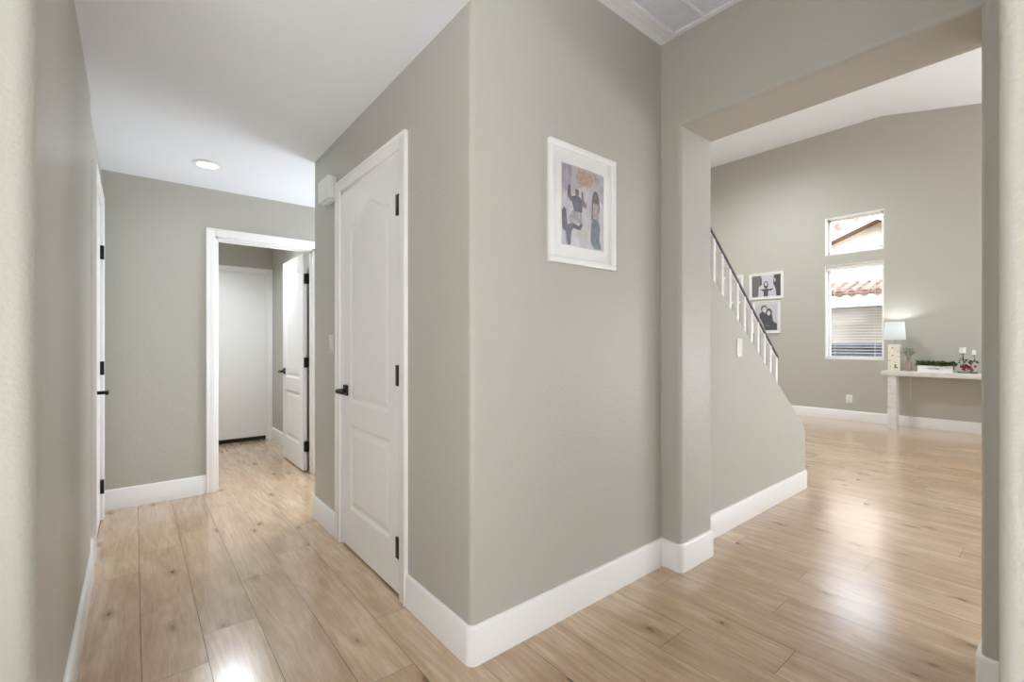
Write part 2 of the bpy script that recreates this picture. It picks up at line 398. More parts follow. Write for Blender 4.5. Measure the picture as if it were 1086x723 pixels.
# ------------------------------------------------------------------ baseboards (swept profile along the wall line)
BH, BT = .145, .014
def sweep(path, side, name, label, t=BT, h=BH, m=None):
    # path: wall surface line [(x,y[,r])...]; side=+1: room is to the right of travel
    pts = []
    for i, p in enumerate(path):
        r = p[2] if len(p) > 2 else 0
        P = Vector(p[:2])
        if r and 0 < i < len(path)-1:
            a = (Vector(path[i-1][:2])-P).normalized(); b = (Vector(path[i+1][:2])-P).normalized()
            c = P+(a+b)*r; s0 = P+a*r-c; s1 = P+b*r-c; ang = s0.angle_signed(s1)
            for k in range(7):
                th = -ang*k/6; pts.append(c+Vector((s0.x*math.cos(th)-s0.y*math.sin(th), s0.x*math.sin(th)+s0.y*math.cos(th))))
        else: pts.append(P)
    prof = [(0, .0), (t, .0), (t, h-.012), (t*.78, h-.004), (t*.45, h), (0, h)]
    bm = MB(); rings = []
    for i, P in enumerate(pts):
        ns = []
        for a, b in ((i-1, i), (i, i+1)):
            if 0 <= a and b < len(pts):
                d = (pts[b]-pts[a]).normalized(); ns.append(Vector((d.y, -d.x))*side)
        nn = ns[0] if len(ns) == 1 else (ns[0]+ns[1]).normalized()/max(.3, math.cos(ns[0].angle(ns[1])/2))
        rings.append([bm.bm.verts.new((P.x+nn.x*u, P.y+nn.y*u, v)) for u, v in prof])
    fs = []
    for a, b in zip(rings, rings[1:]):
        for k in range(len(prof)): fs.append(bm.face([a[k], a[(k+1) % len(prof)], b[(k+1) % len(prof)], b[k]]))
    fs += [bm.face(rings[0]), bm.face(rings[-1][::-1])]
    bmesh.ops.recalc_face_normals(bm.bm, faces=fs)
    return struct(bm.build(name, m or M['trim'], smooth=50), label, 'baseboard')
sweep([(-1.6, 1.45), (-.17, 1.45, .036), (-.17, 3.13, .006), (-.182, 3.131), (-.182, 3.33)], 1, 'baseboard_left', 'white baseboard along the left hall wall')
sweep([(.955, 1.898), (.955, 1.40, B), (2.185, 1.40), (2.185, 1.285, B), (2.51, 1.285, B), (2.51, 1.395), (4.28, 1.395, .02), (4.28, 1.515)], 1, 'baseboard_right', 'white baseboard wrapping the corner and pier into the great room')
sweep([(2.4, 3.306), (.955, 3.306, B), (.955, 2.829)], -1 if False else 1, 'baseboard_hall_end', 'white baseboard at the far end of the right hall wall')
sweep([(-.182, 4.345), (.438, 4.345)], 1, 'baseboard_back', 'white baseboard left of the open doorway')
sweep([(1.335, 6.35), (1.335, 4.46)], 1, 'baseboard_back_room', 'white baseboard inside the back room')
sweep([(8.55, 5.2), (8.55, -4.5)], 1, 'baseboard_far', 'white baseboard along the great room far wall')
sweep([(2.185, -2.3), (2.185, .194, B), (2.51, .194, B), (2.51, -4.5)], -1 if False else 1, 'baseboard_opening', 'white baseboard on the right side of the opening') if False else None
# path direction chosen so that the room lies on the chosen side
sweep([(2.51, -4.5), (2.51, .194, B), (2.185, .194, B), (2.185, -2.3)], 1, 'baseboard_opening', 'white baseboard on the right side of the opening') if False else sweep([(2.185, -2.3), (2.185, .194, B), (2.51, .194, B), (2.51, -4.5)], -1, 'baseboard_opening', 'white baseboard on the right side of the opening')
sweep([(1.0, -2.3), (1.0, .071, .02), (1.12, .071, .02), (1.12, -2.3)], -1, 'baseboard_near_right', 'white baseboard on the nearest right wall end')

# ------------------------------------------------------------------ doors
def moulded_leaf(w, h, th):
    """two-panel arch-top moulded door, local x 0..w, y 0..th (front at y=0), z 0..h"""
    nx, nz = int(w/.0065), int(h/.0075)
    pw = w/2-.118
    def top(x): 
        a = abs(x)/pw
        return 1.858+.075*(.5+.5*math.cos(PI*min(1, a/.86)))
    def depth(x, z):
        X = x-w/2; best = 0
        d1 = min(pw-abs(X), z-.835, (top(X)-z)*.93)
        d2 = min(pw-abs(X), z-.225, .705-z)
        d = max(d1, d2)
        if d <= 0: return 0
        P = ((0, 0), (.004, .0015), (.011, .0085), (.018, .009), (.026, .008), (.050, .002), (.9, .002))
        for (a, p), (b, q) in zip(P, P[1:]):
            if d <= b: return p+(q-p)*(d-a)/(b-a)
        return .002
    bm = bmesh.new(); G = {}
    for s in (0, 1):
        for i in range(nx+1):
            for j in range(nz+1):
                x, z = w*i/nx, h*j/nz; d = depth(x, z)
                G[s, i, j] = bm.verts.new((x, d if s == 0 else th-d, z))
    for i in range(nx):
        for j in range(nz):
            bm.faces.new([G[0, i, j], G[0, i+1, j], G[0, i+1, j+1], G[0, i, j+1]])
            bm.faces.new([G[1, i, j], G[1, i, j+1], G[1, i+1, j+1], G[1, i+1, j]])
    for j in range(nz):
        bm.faces.new([G[0, 0, j+1], G[1, 0, j+1], G[1, 0, j], G[0, 0, j]]); bm.faces.new([G[0, nx, j], G[1, nx, j], G[1, nx, j+1], G[0, nx, j+1]])
    for i in range(nx):
        bm.faces.new([G[0, i, 0], G[1, i, 0], G[1, i+1, 0], G[0, i+1, 0]]); bm.faces.new([G[0, i, nz], G[0, i+1, nz], G[1, i+1, nz], G[1, i, nz]])
    me = bpy.data.meshes.new('door_leaf'); bm.to_mesh(me); bm.free(); me.materials.append(M['door'])
    me.polygons.foreach_set('use_smooth', [True]*len(me.polygons)); me.set_sharp_from_angle(angle=math.radians(60))
    return me
def leaf(parent, me, loc, rz):
    o = bpy.data.objects.new('door_leaf', me); C.objects.link(o); o.parent = parent
    o.location = Vector(loc)-parent.location; o.rotation_euler = (0, 0, rz); return o
def door_root(name, loc, label): return struct(tag(empty(name, loc), label, 'door'))
# casing boards: two legs and a head, mitred look with a beveled outer lip
def casing(parent, axis, face, out, a0, a1, z1, wd=.062, th=.016, jamb=None, zb=0, legs=(1, 1)):
    """axis: the wall's running axis ('x' or 'y'), face: wall plane coordinate, out: +-1 direction the casing projects"""
    bm = MB()
    def bx(u0, u1, z0, zz, t0, t1, bev=.003):
        p, q = face+out*t0, face+out*t1
        if axis == 'x': bm.box((u0, p, z0), (u1, q, zz), bev)
        else: bm.box((p, u0, z0), (q, u1, zz), bev)
    for k, (u, s) in enumerate(((a0, -1), (a1, 1))):
        if legs[k]:
            lo, hi = sorted((u, u+s*wd)); bx(lo, hi, zb, z1+wd, -.002, th)
            lo, hi = sorted((u+s*(wd+.001), u+s*(wd-.016))); bx(lo, hi, zb, z1+wd+.0005, .0005, th+.004, .002)
    bx(a0+.001, a1-.001, z1, z1+wd, -.002, th-.0005); bx(a0-wd-.0005, a1+wd+.0005, z1+wd-.016, z1+wd+.001, .001, th+.0036, .002)
    return bm.build('door_casing', M['trim'], parent)
def jambs(parent, axis, f0, f1, a0, a1, z1, t=.018, stop=None):
    bm = MB()
    def bx(u0, u1, z0, zz, g0=f0, g1=f1):
        if axis == 'x': bm.box((u0, g0, z0), (u1, g1, zz), .001)
        else: bm.box((g0, u0, z0), (g1, u1, zz), .001)
    bx(a0, a0+t, 0, z1); bx(a1-t, a1, 0, z1); bx(a0, a1, z1-t, z1)
    if stop:
        g0, g1 = stop
        bx(a0+t, a0+t+.011, 0, z1-t, g0, g1); bx(a1-t-.011, a1-t, 0, z1-t, g0, g1); bx(a0+t, a1-t, z1-t-.011, z1-t, g0, g1)
    return bm.build('door_jamb', M['trim'], parent)
def hinge(parent, a, b, label='black hinge'):
    bm = MB(); bm.box(a, b, .002)
    (x0, y0, z0), (x1, y1, z1) = a, b
    o = bm.build('hinge', M['black'], parent); o['label'] = label; return o
def lever(parent, c, nrm, along, square=True):
    """c on leaf face; nrm = outward (x,y); along = lever direction (x,y)"""
    n = Vector((nrm[0], nrm[1], 0)); a = Vector((along[0], along[1], 0)); c = Vector(c); z = Vector((0, 0, 1))
    def obb(bm, o, ha, hz, n0, n1, bev=.002):
        vs = []
        for s in (n0, n1):
            for (u, v) in ((-ha, -hz), (ha, -hz), (ha, hz), (-ha, hz)): vs.append(bm.bm.verts.new(o+n*s+a*u+z*v))
        fs = [bm.face([vs[i] for i in q]) for q in ((3,2,1,0),(4,5,6,7),(0,1,5,4),(1,2,6,5),(2,3,7,6),(3,0,4,7))]
        bmesh.ops.recalc_face_normals(bm.bm, faces=fs)
        bmesh.ops.bevel(bm.bm, geom=list({e for f in fs for e in f.edges}), offset=bev, segments=2, affect='EDGES')
    bm = MB(); obb(bm, c, .031, .031, 0, .009); h = bm.build('door_handle', M['black'], parent); h['label'] = 'black lever handle'
    bm = MB()
    bm.tube([c+n*.008, c+n*.056], .010, 12)
    obb(bm, c+a*.046-z*.004, .056, .010, .048, .062, .0025)
    l = bm.build('lever', M['black'], None)
    for v in l.data.vertices: v.co -= parent.location
    l.parent = h; return h

# 1: closet door in the right wall of the hall
me = moulded_leaf(.76, 2.058, .035)
d1 = door_root('door_1', (.955, 2.365, 0), 'white arched two-panel door with three black hinges in the right hall wall')
o = leaf(d1, me, (.957, 2.745, .012), -PI/2)
casing(d1, 'y', .955, -1, 1.965, 2.765, 2.085, .062)
jambs(d1, 'y', .955, 1.07, 1.965, 2.765, 2.085, .018, (.993, 1.03))
for z in (1.785, .985, .178): hinge(d1, (.949, 1.984, z), (.960, 2.022, z+.098))
lever(d1, (.957, 2.69, .912), (-1, 0), (0, -1))
bm = MB(); bm.box((.99, 1.985, 0), (1.06, 2.745, .010)); bm.build('sweep_or_gap_shade', M['dark'], d1)  # dark strip standing in for shade in the gap under the leaf
# 2: open door of the doorway at the end of the hall
me2 = moulded_leaf(.735, 2.0, .035)
d2 = door_root('door_2', (.88, 4.40, 0), 'white arched two-panel door standing open beyond the doorway at the hall end')
leaf(d2, me2, (1.200, 5.232, .012), -PI/2)
casing(d2, 'x', 4.345, -1, .50, 1.262, 2.037); jambs(d2, 'x', 4.345, 4.46, .50, 1.262, 2.037, .016, (4.39, 4.425))
for z in (1.735, .962, .19): hinge(d2, (1.207, 4.462, z), (1.249, 4.496, z+.092))
lever(d2, (1.200, 5.165, .90), (-1, 0), (0, -1))
# 3: plain door at the back of the small room
d3 = door_root('door_3', (.86, 6.35, 0), 'plain flat white door at the back of the small room')
bm = MB(); bm.box((.458, 6.352, .045), (1.257, 6.39, 2.027), .003); bm.build('door_leaf', M['door'], d3)
bm = MB(); bm.box((.455, 6.345, 0), (1.26, 6.40, .042), .003); s = bm.build('sweep_or_gap_shade', M['dark'], d3); s['label'] = 'dark threshold and sweep under the door'
casing(d3, 'x', 6.35, -1, .44, 1.275, 2.045, .058); jambs(d3, 'x', 6.35, 6.45, .44, 1.275, 2.045, .016)
for z in (1.75, .99, .22):
    bm = MB(); bm.tube([(1.252, 6.346, z), (1.252, 6.346, z+.1)], .008, 8); h = bm.build('hinge', M['trim'], d3); h['label'] = 'hinge painted white'
# 4: door in the left wall
me4 = moulded_leaf(.712, 2.088, .035)
d4 = door_root('door_4', (-.18, 3.76, 0), 'white door seen edge-on in the left hall wall with a black lever')
leaf(d4, me4, (-.176, 3.404, .012), PI/2)
casing(d4, 'y', -.182, 1, 3.392, 4.128, 2.108, .062, .022)
jambs(d4, 'y', -.30, -.182, 3.385, 4.135, 2.115, .018, (-.26, -.225))
for z in (1.745, .975, .186): hinge(d4, (-.180, 4.085, z), (-.1555, 4.115, z+.09))
lever(d4, (-.176, 3.49, .905), (1, 0), (0, 1))

# ------------------------------------------------------------------ windows (stacked pair in the far wall)
def window(name, z0, z1, label, mullion=False):
    r = struct(tag(empty(name, (8.62, (WY0+WY1)/2, z0)), label, 'window'))
    bm = MB(); t = .035
    for a, b in (((8.552, WY0, z0), (8.70, WY0+.012, z1)), ((8.552, WY1-.012, z0), (8.70, WY1, z1)), ((8.552, WY0, z1-.012), (8.70, WY1, z1)), ((8.552, WY0, z0), (8.70, WY1, z0+.014))): bm.box(a, b, .002)
    bm.build('window_reveal', M['trim'], r)
    bm = MB()
    for a, b in (((8.655, WY0+.012, z0+.014), (8.695, WY0+.012+t, z1-.012)), ((8.655, WY1-.012-t, z0+.014), (8.695, WY1-.012, z1-.012)), ((8.655, WY0+.012, z1-.012-t), (8.695, WY1-.012, z1-.012)), ((8.655, WY0+.012, z0+.014), (8.695, WY1-.012, z0+.014+t))): bm.box(a, b, .003)
    bm.build('window_frame', M['trim'], r)
    bm = MB(); bm.box((8.675, WY0+.04, z0+.04), (8.679, WY1-.04, z1-.04)); bm.build('pane', M['glass'], r)
    return r
w1 = window('window_1', 2.58, 3.175, 'small upper window in the far wall without blinds')
w2 = window('window_2', .935, 2.42, 'tall lower window in the far wall behind white blinds')
bl = thing('window_blind', (8.60, (WY0+WY1)/2, 2.40), 'white horizontal slat blind with open slats in the lower window', 'blind')
bm = MB(); bm.box((8.575, WY0+.016, 2.345), (8.635, WY1-.016, 2.406), .004); bm.build('head_rail', M['plastic'], bl)
z = 2.325; nn = 0
while z > 1.02:
    bm = MB(); a = math.radians(5); c, s_ = math.cos(a)*.0245, math.sin(a)*.0245
    bm.prism([(8.606-c, z-s_), (8.606+c, z+s_), (8.606+c, z+s_+.0026), (8.606-c, z-s_+.0026)], WY0+.018, WY1-.018, 'y'); bm.build('slat', M['plastic'], bl, smooth=0)
    z -= .0445; nn += 1
bm = MB(); bm.box((8.582, WY0+.018, .96), (8.63, WY1-.018, .985), .003); bm.build('bottom_rail', M['plastic'], bl)
for y in (WY0+.12, WY1-.12):
    bm = MB()
    for x in (8.58, 8.631): bm.tube([(x, y, 2.35), (x, y, .975)], .0012, 5)
    bm.build('ladder_cord', M['plastic'], bl)

# ------------------------------------------------------------------ ceiling fixtures and added fill spots
def can_or_fill_spot(x, y, z, power, label=None):
    if label:
        t = thing('recessed_downlight', (x, y, z), label, 'ceiling light')
        bm = MB(); bm.lathe([(.070, -.001), (.090, -.001), (.092, -.004), (.088, -.008), (.068, -.010), (.060, -.004)], (x, y, z), 40, False); bm.build('trim_ring', M['plastic'], t)
        bm = MB(); bm.lathe([(.063, -.002), (.062, -.006)], (x, y, z), 40); bm.build('lens', M['lens'], t)
    light('downlight_or_fill', 'SPOT', (x, y, z-.02), power*4.2, (.87, .935, 1), (0, 0, 0), spot_size=math.radians(165), spot_blend=.9, shadow_soft_size=.07)  # without a label this is an added fill spot with no fixture
for k, (x, y, z, p) in enumerate(CAN_AND_FILLS): can_or_fill_spot(x, y, z, p, 'round white recessed light glowing in the hall ceiling' if k == 0 else None)

# return air grille in the entry ceiling
t = thing('return_air_grille', (1.85, .95, EC), 'white return air grille in the entry ceiling by the corner', 'vent')
gx0, gx1, gy0, gy1 = 1.38, 2.172, .45, 1.352
bm = MB(); z = EC
F0, F1 = z-.006, z-.0005
bm.box((gx0, gy0, F0), (gx1, gy0+.03, F1), .002); bm.box((gx0, gy1-.03, F0), (gx1, gy1, F1), .002)
bm.box((gx0, gy0+.0305, F0), (gx0+.03, gy1-.0305, F1), .002); bm.box((gx1-.02, gy0+.0305, F0), (gx1, gy1-.0305, F1), .002)
F2 = z-.012
bm.box((gx0+.03, gy0+.031, F2), (gx1-.0205, gy0+.06, F1), .003); bm.box((gx0+.03, gy1-.06, F2), (gx1-.0205, gy1-.031, F1), .003)
bm.box((gx0+.031, gy0+.0605, F2), (gx0+.06, gy1-.0605, F1), .003); bm.box((gx1-.035, gy0+.0605, F2), (gx1-.0205, gy1-.0605, F1), .003)
bm.build('grille_frame', M['vent'], t)
bm = MB()
y = gy1-.06
ys = [gy1-.06-.155*k for k in range(1, 6)]
for yy in ys: bm.box((gx0+.06, yy-.008, z-.011), (gx1-.035, yy+.008, z-.001), .002)
bm.build('divider_bars', M['vent'], t)
bm = MB()
x = gx0+.066
while x < gx1-.036:
    bm.prism([(x, z-.009), (x+.0065, z-.002), (x+.0075, z-.002), (x+.001, z-.009)], gy0+.06, gy1-.06, 'y'); x += .0125
bm.build('louvers', M['vent'], t, smooth=0)
bm = MB(); bm.box((gx0+.05, gy0+.05, z-.0016), (gx1-.03, gy1-.05, z-.0006)); bm.build('filter', M['vdark'], t)

# ------------------------------------------------------------------ wall devices
t = thing('door_chime', (.955, 3.0, 2.13), 'white door chime box on the right hall wall beside the door', 'door chime')
bm = MB(); bm.box((.904, 2.852, 2.070), (.9545, 3.05, 2.208), .006); bm.build('cover', M['plastic'], t)
bm = MB(); bm.box((.925, 2.87, 2.058), (.9550, 3.03, 2.195), .004); bm.build('backplate', M['plastic'], t)
def plate(name, c, axis, out, w, h, label, cat, group=None, kind='rocker', m=None):
    """wall plate centred at c on the wall; axis = running axis"""
    m = m or M['plastic']
    t = thing(name, c, label, cat, group); t.location = (c[0], c[1], c[2]-h/2)
    def bx(bm, u, v, t0, t1, bev, dz=0, du=0):
        if axis == 'x': bm.box((c[0]+du-u/2, c[1]+out*t0, c[2]+dz-v/2), (c[0]+du+u/2, c[1]+out*t1, c[2]+dz+v/2), bev)
        else: bm.box((c[0]+out*t0, c[1]+du-u/2, c[2]+dz-v/2), (c[0]+out*t1, c[1]+du+u/2, c[2]+dz+v/2), bev)
    bm = MB(); bx(bm, w, h, 0, .006, .0025); bm.build('wall_plate', m, t)
    if kind == 'rocker':
        bm = MB(); bx(bm, .034, .068, .005, .0095, .002); bm.build('rocker', m, t)
    else:
        for dz in (.02, -.02):
            bm = MB(); bx(bm, .034, .028, .005, .008, .002, dz); o = bm.build('socket', m, t)
            bm = MB(); bx(bm, .0025, .008, .0078, .0084, 0, dz, -.007); bx(bm, .0025, .008, .0078, .0084, 0, dz, .007); b2 = bm.build('slots', M['dark'], None, 0)
            for v in b2.data.vertices: v.co -= t.location
            b2.parent = o
    return t
plate('light_switch', (.955, 2.938, 1.178), 'y', -1, .075, .118, 'off-white light switch beside the closet door in the hall', 'light switch', m=M['plastic2'])
plate('light_switch', (3.085, 1.395, 1.156), 'x', -1, .078, .122, 'white light switch on the half-height stair wall', 'light switch')
plate('wall_outlet', (8.55, 2.19, .325), 'y', -1, .085, .125, 'white wall outlet low on the far wall under the window', 'outlet', kind='outlet')

# ------------------------------------------------------------------ pictures
def flat(bm, pts, plane, d, to3):
    bm.poly([to3(u, v, d) for u, v in pts])
def blob(cx, cy, rx, ry, n=18, rot=0):
    o = []
    for k in range(n):
        a = 2*PI*k/n; x, y = rx*math.cos(a), ry*math.sin(a); o.append((cx+x*math.cos(rot)-y*math.sin(rot), cy+x*math.sin(rot)+y*math.cos(rot)))
    return o
def picture(loc, W, H, fw, mw, axis, out, label, figs, bgm, group=None, depth=.022, glass=True):
    """loc = centre of the back on the wall. local u to the viewer's right, v up"""
    t = thing('framed_picture', (loc[0], loc[1], loc[2]-H/2), label, 'picture', group)
    def to3(u, v, d):
        return (loc[0]+u, loc[1]-d, loc[2]+v) if axis == 'x' else (loc[0]-d, loc[1]-u, loc[2]+v)
    def bx(bm, u0, u1, v0, v1, d0, d1, bev=0): bm.box(to3(u0, v0, d0), to3(u1, v1, d1), bev)
    bm = MB()
    for u0, u1, v0, v1 in ((-W/2, W/2, H/2-fw, H/2), (-W/2, W/2, -H/2, -H/2+fw), (-W/2, -W/2+fw, -H/2+fw, H/2-fw), (W/2-fw, W/2, -H/2+fw, H/2-fw)):
        bx(bm, u0, u1, v0, v1, 0, depth, .003)
    bm.build('frame', M['frame'], t)
    bm = MB(); bx(bm, -W/2+fw*.9, W/2-fw*.9, -H/2+fw*.9, H/2-fw*.9, .002, .008); bm.build('mat_board', M['mat'], t)
    pw, ph = W/2-fw-mw[0], H/2-fw-mw[1]
    bm = MB(); ms = [bgm]
    bm.mi = 0; flat(bm, [(-pw, -ph), (pw, -ph), (pw, ph), (-pw, ph)], 0, .0084, to3)
    d = .0086
    for m, polys in figs:
        if m not in ms: ms.append(m)
        bm.mi = ms.index(m)
        for P in polys:
            flat(bm, [(max(-pw, min(pw, u*pw)), max(-ph, min(ph, v*ph))) for u, v in P], 0, d, to3); d += .00004
    o = bm.build('print', ms, t, smooth=0)
    bmesh_fix = None
    if glass:
        bm = MB(); bx(bm, -W/2+fw, W/2-fw, -H/2+fw, H/2-fw, .0125, .0140); bm.build('glazing', M['picglass'], t)
    return t
P = lambda n, r, g, b: mat('print_'+n, srgb(r, g, b), .6)
bgp = vary(P('pale_mist', 190, 188, 194), srgb(172, 170, 178), srgb(208, 204, 206), (14, 14, 9), 6)
peach = vary(P('peach_smudge', 206, 170, 140), srgb(188, 142, 112), srgb(190, 178, 174), (90, 90, 90), 6)
navy = vary(P('slate_navy', 78, 80, 104), srgb(44, 44, 68), srgb(84, 82, 104), (40, 40, 40))
skin = P('muted_skin', 104, 86, 80); hair = P('brown_hair', 84, 64, 66); teal = vary(P('grey_teal', 96, 112, 122), srgb(58, 74, 88), srgb(104, 116, 124), (40, 40, 40))
stone = vary(P('stone_shorts', 158, 150, 148), srgb(132, 120, 118), srgb(176, 168, 168), (70, 70, 70)); ochre = vary(P('pale_ochre', 196, 190, 170), srgb(176, 173, 170), srgb(198, 195, 186), (30, 30, 30)); lilac = vary(P('lilac_mauve', 168, 156, 176), srgb(150, 144, 160), srgb(182, 174, 186), (30, 30, 30))
rng = random.Random(5)
peachblobs = [blob(.1+rng.uniform(-.45, .5), .72+rng.uniform(-.22, .22), rng.uniform(.03, .1), rng.uniform(.015, .05), 9, rng.uniform(0, 3)) for _ in range(46)]
figs = [
 (lilac, [[(-1, .98), (-.55, .98), (-.62, .35), (-1, .3)], [(.45, .95), (1, .95), (1, .2), (.8, .3)]]),
 (ochre, [blob(-.1, -.55, .33, .3), blob(.02, .0, .14, .5)]),
 (peach, [blob(.08, .74, .42, .2, 20)]+peachblobs),
 # jumping figure on the left
 (skin, [blob(-.32, .33, .085, .085), [(-.72, .48), (-.64, .50), (-.60, .26), (-.52, .16), (-.60, .08), (-.76, .2)], [(-.12, .42), (-.04, .40), (.0, .2), (.14, .1), (.1, .0), (-.08, .06), (-.12, .2)]]),
 (hair, [blob(-.32, .385, .085, .05)]),
 (navy, [[(-.6, .2), (-.42, .26), (-.2, .26), (-.06, .16), (-.08, -.1), (-.16, -.16), (-.46, -.14), (-.52, .02)]]),
 (stone, [[(-.54, -.12), (-.12, -.14), (-.06, -.3), (-.16, -.42), (-.42, -.38), (-.62, -.44), (-.7, -.3)]]),
 (navy, [[(-1.0, -.18), (-.9, -.08), (-.82, -.14), (-.76, -.5), (-.5, -.42), (-.24, -.48), (-.1, -.36), (-.06, -.46), (-.18, -.58), (-.5, -.56), (-.58, -.66), (-.62, -.96), (-.7, -1.0), (-.8, -.94), (-.82, -.68), (-.98, -.62)]]),
 # long-haired figure on the right
 (hair, [[(.44, .42), (.52, .52), (.64, .52), (.74, .36), (.78, .1), (.74, -.12), (.66, .0), (.5, .0), (.4, -.1), (.38, .18)]]),
 (skin, [blob(.57, .37, .07, .085), [(.4, .02), (.5, .05), (.46, -.3), (.36, -.22)]]),
 (stone, [[(.44, .2), (.7, .2), (.74, -.1), (.66, -.28), (.46, -.26)]]),
 (teal, [[(.42, -.2), (.7, -.2), (.8, -.42), (.76, -.72), (.86, -.96), (.52, -.98), (.34, -.8), (.36, -.42)]]),
]
picture(((1.339+1.776)/2, 1.40, (1.530+2.049)/2), .437, .519, .026, (.053, .056), 'x', -1, 'white framed family portrait of two people hanging alone on the corner wall', figs, bgp)
gbg = P('light_grey', 206, 206, 214); gd = P('charcoal', 62, 62, 72); gm = P('mid_grey', 104, 104, 106); gl = P('pale_face', 214, 212, 214)
f1 = [(gm, [[(-1, 1), (-.34, 1), (-.32, .3), (-.5, -.2), (-.55, -1), (-.98, -1)]]), (gd, [[(-.36, .8), (-.3, .8), (-.28, .2), (-.42, .0)],
      [(-.24, -.28), (-.02, -.26), (.3, -.3), (.16, -.5), (.14, -.98), (-.16, -.98), (-.16, -.5), (-.34, -.36), (-.4, -.3)], [(.2, -.34), (.46, -.24), (.5, -.36), (.26, -.5)],
      blob(.0, .1, .16, .36), [(.56, 1), (1, 1), (1, -1), (.72, -1), (.66, -.3), (.5, .2)]]), (gl, [blob(.0, .18, .085, .19), blob(.62, .5, .04, .2)]), (gl, [blob(-.46, -.1, .05, .12)])]
picture((8.55, 3.402, 2.189), .56, .46, .018, (.026, .026), 'y', -1, 'wide white framed black and white family photo, upper one beside the stair rail', f1, gbg, depth=.02)
f2 = [(gd, [[(-.62, .3), (-.3, .46), (-.02, .2), (.3, .5), (.5, .2), (.6, -.3), (.94, -.5), (.94, -.96), (-.1, -.96), (-.3, -.5), (-.62, .0)]]), (gm, [blob(-.2, .62, .3, .28)]), (gd, [blob(.22, .34, .28, .3)]), (gl, [blob(-.16, .56, .2, .2), blob(.22, .3, .15, .18)]),
      (gm, [[(-.1, -.5), (.3, -.62), (.32, -.74), (-.06, -.66)]])]
picture((8.55, 3.395, 1.642), .455, .56, .018, (.026, .026), 'y', -1, 'tall white framed black and white photo of a couple, hung below the wide family photo', f2, gbg, depth=.02)
picture((8.55, 3.99, 2.17), .40, .52, .018, (.03, .03), 'y', -1, 'white framed photo mostly hidden behind the stair rail', [], gbg, depth=.02)

# ------------------------------------------------------------------ stair railing
t = thing('stair_railing', (3.35, 1.455, 1.1), 'white balusters with dark blue-grey handrail on the half-height stair wall', 'railing')
def rz(x): return 1.898-.789*(x-2.805)
def kz(x): return 1.60-.708*(x-2.72)
bm = MB()
xa, xb = 2.50, 3.842
bm.prism([(xa, rz(xa)-.016), (xb, rz(xb)-.016), (xb+.006, rz(xb)-.004), (xb, rz(xb)+.012), (xa, rz(xa)+.012)], 1.437, 1.473, 'y')
h = bm.build('handrail', M['rail'], t); h['label'] = 'dark blue-grey sloping handrail'
bv = h.modifiers.new('round', 'BEVEL'); bv.width = .006; bv.segments = 3
bm = MB(); bm.prism([(xa, rz(xa)-.024), (xb-.01, rz(xb)-.024), (xb-.01, rz(xb)-.015), (xa, rz(xa)-.015)], 1.443, 1.467, 'y'); bm.build('under_rail', M['trim'], t)
for i in range(13):
    x = 3.820-.1079*i
    if x < 2.53: break
    bm = MB(); bm.box((x-.014, 1.441, kz(x)-.03), (x+.014, 1.469, rz(x)-.012), .003); bm.build('baluster', M['trim'], t)

# ------------------------------------------------------------------ console table and what stands on it
TZ = .80
t = thing('console_table', (8.35, .96, 0), 'chunky whitewashed console table against the far wall', 'console table')
bm = MB(); bm.box((8.17, .20, .733), (8.53, 1.722, TZ), .006); bm.build('tabletop', M['table'], t)
for y in (1.60, .30):
    for x in (8.24,):
        bm = MB(); bm.box((x-.055, y-.045, 0), (x+.125, y+.05, .733), .003); bm.build('leg', M['table'], t, smooth=0)
# lamp
LX, LY = 8.34, 1.60
t = thing('table_lamp', (LX, LY, TZ), 'lit lamp with white drum shade and spotted cream column on the console table', 'lamp')
bm = MB(); bm.box((LX-.06, LY-.065, TZ), (LX+.06, LY+.065, TZ+.37), .008); bm.build('lamp_base', M['cream'], t)
for dy, dz, r in ((.012, .32, .013), (-.045, .27, .010), (.012, .215, .013), (-.05, .20, .009), (.04, .14, .010), (-.02, .12, .008), (.035, .06, .009), (.05, .25, .007)):
    bm = MB(); bm.prism(blob(LY+dy, TZ+dz, r, r*.8, 10), LX-.0625, LX-.0595, 'x'); bm.build('dot', M['gold'], t)['label'] = 'muted gold dot'
bm = MB()
for k in range(7): bm.prism(blob(LY-.02+rng.uniform(-.022, .022), TZ+.06+rng.uniform(-.02, .022), .012, .006, 8, rng.uniform(0, 3)), LX-.0630, LX-.0596, 'x')
d = bm.build('leaf_motif', M['green'], t); d['label'] = 'green leaf motif'
bm = MB(); bm.tube([(LX, LY, TZ+.37), (LX, LY, TZ+.56)], .008, 10); bm.lathe([(.02, 0), (.02, .05), (.012, .06)], (LX, LY, TZ+.47), 14); bm.build('stem', M['silver'], t)
bm = MB()
z0, z1 = TZ+.435, TZ+.69
bm.lathe([(.125, z0-TZ), (.108, z1-TZ), (.106, z1-TZ), (.123, z0-TZ), (.125, z0-TZ)], (LX, LY, TZ), 40, False); bm.build('lamp_shade', M['shade'], t)
bm = MB(); bm.lathe([(.008, 0), (.02, .02), (.026, .045), (.02, .07), (.004, .08)], (LX, LY, TZ+.53), 16)
bulb = bm.build('bulb', mat('glowing_bulb', (1, 1, 1, 1), .4, emit=(1, .97, .9, 1), estr=8), t)
light('table_lamp_glow', 'POINT', (LX, LY, TZ+.64), 4, (.96, .98, 1), shadow_soft_size=.02)
bm = MB(); bm.tube([(8.539, 1.47, .79), (8.541, 1.462, .6), (8.539, 1.458, .4), (8.541, 1.45, .25), (8.53, 1.445, .15), (8.51, 1.46, .08), (8.49, 1.5, .012), (8.5, 1.6, .006)], .0035, 6)
tag(bm.build('power_cord', M['plastic']), 'thin white cord hanging down the wall under the console table', 'cord')
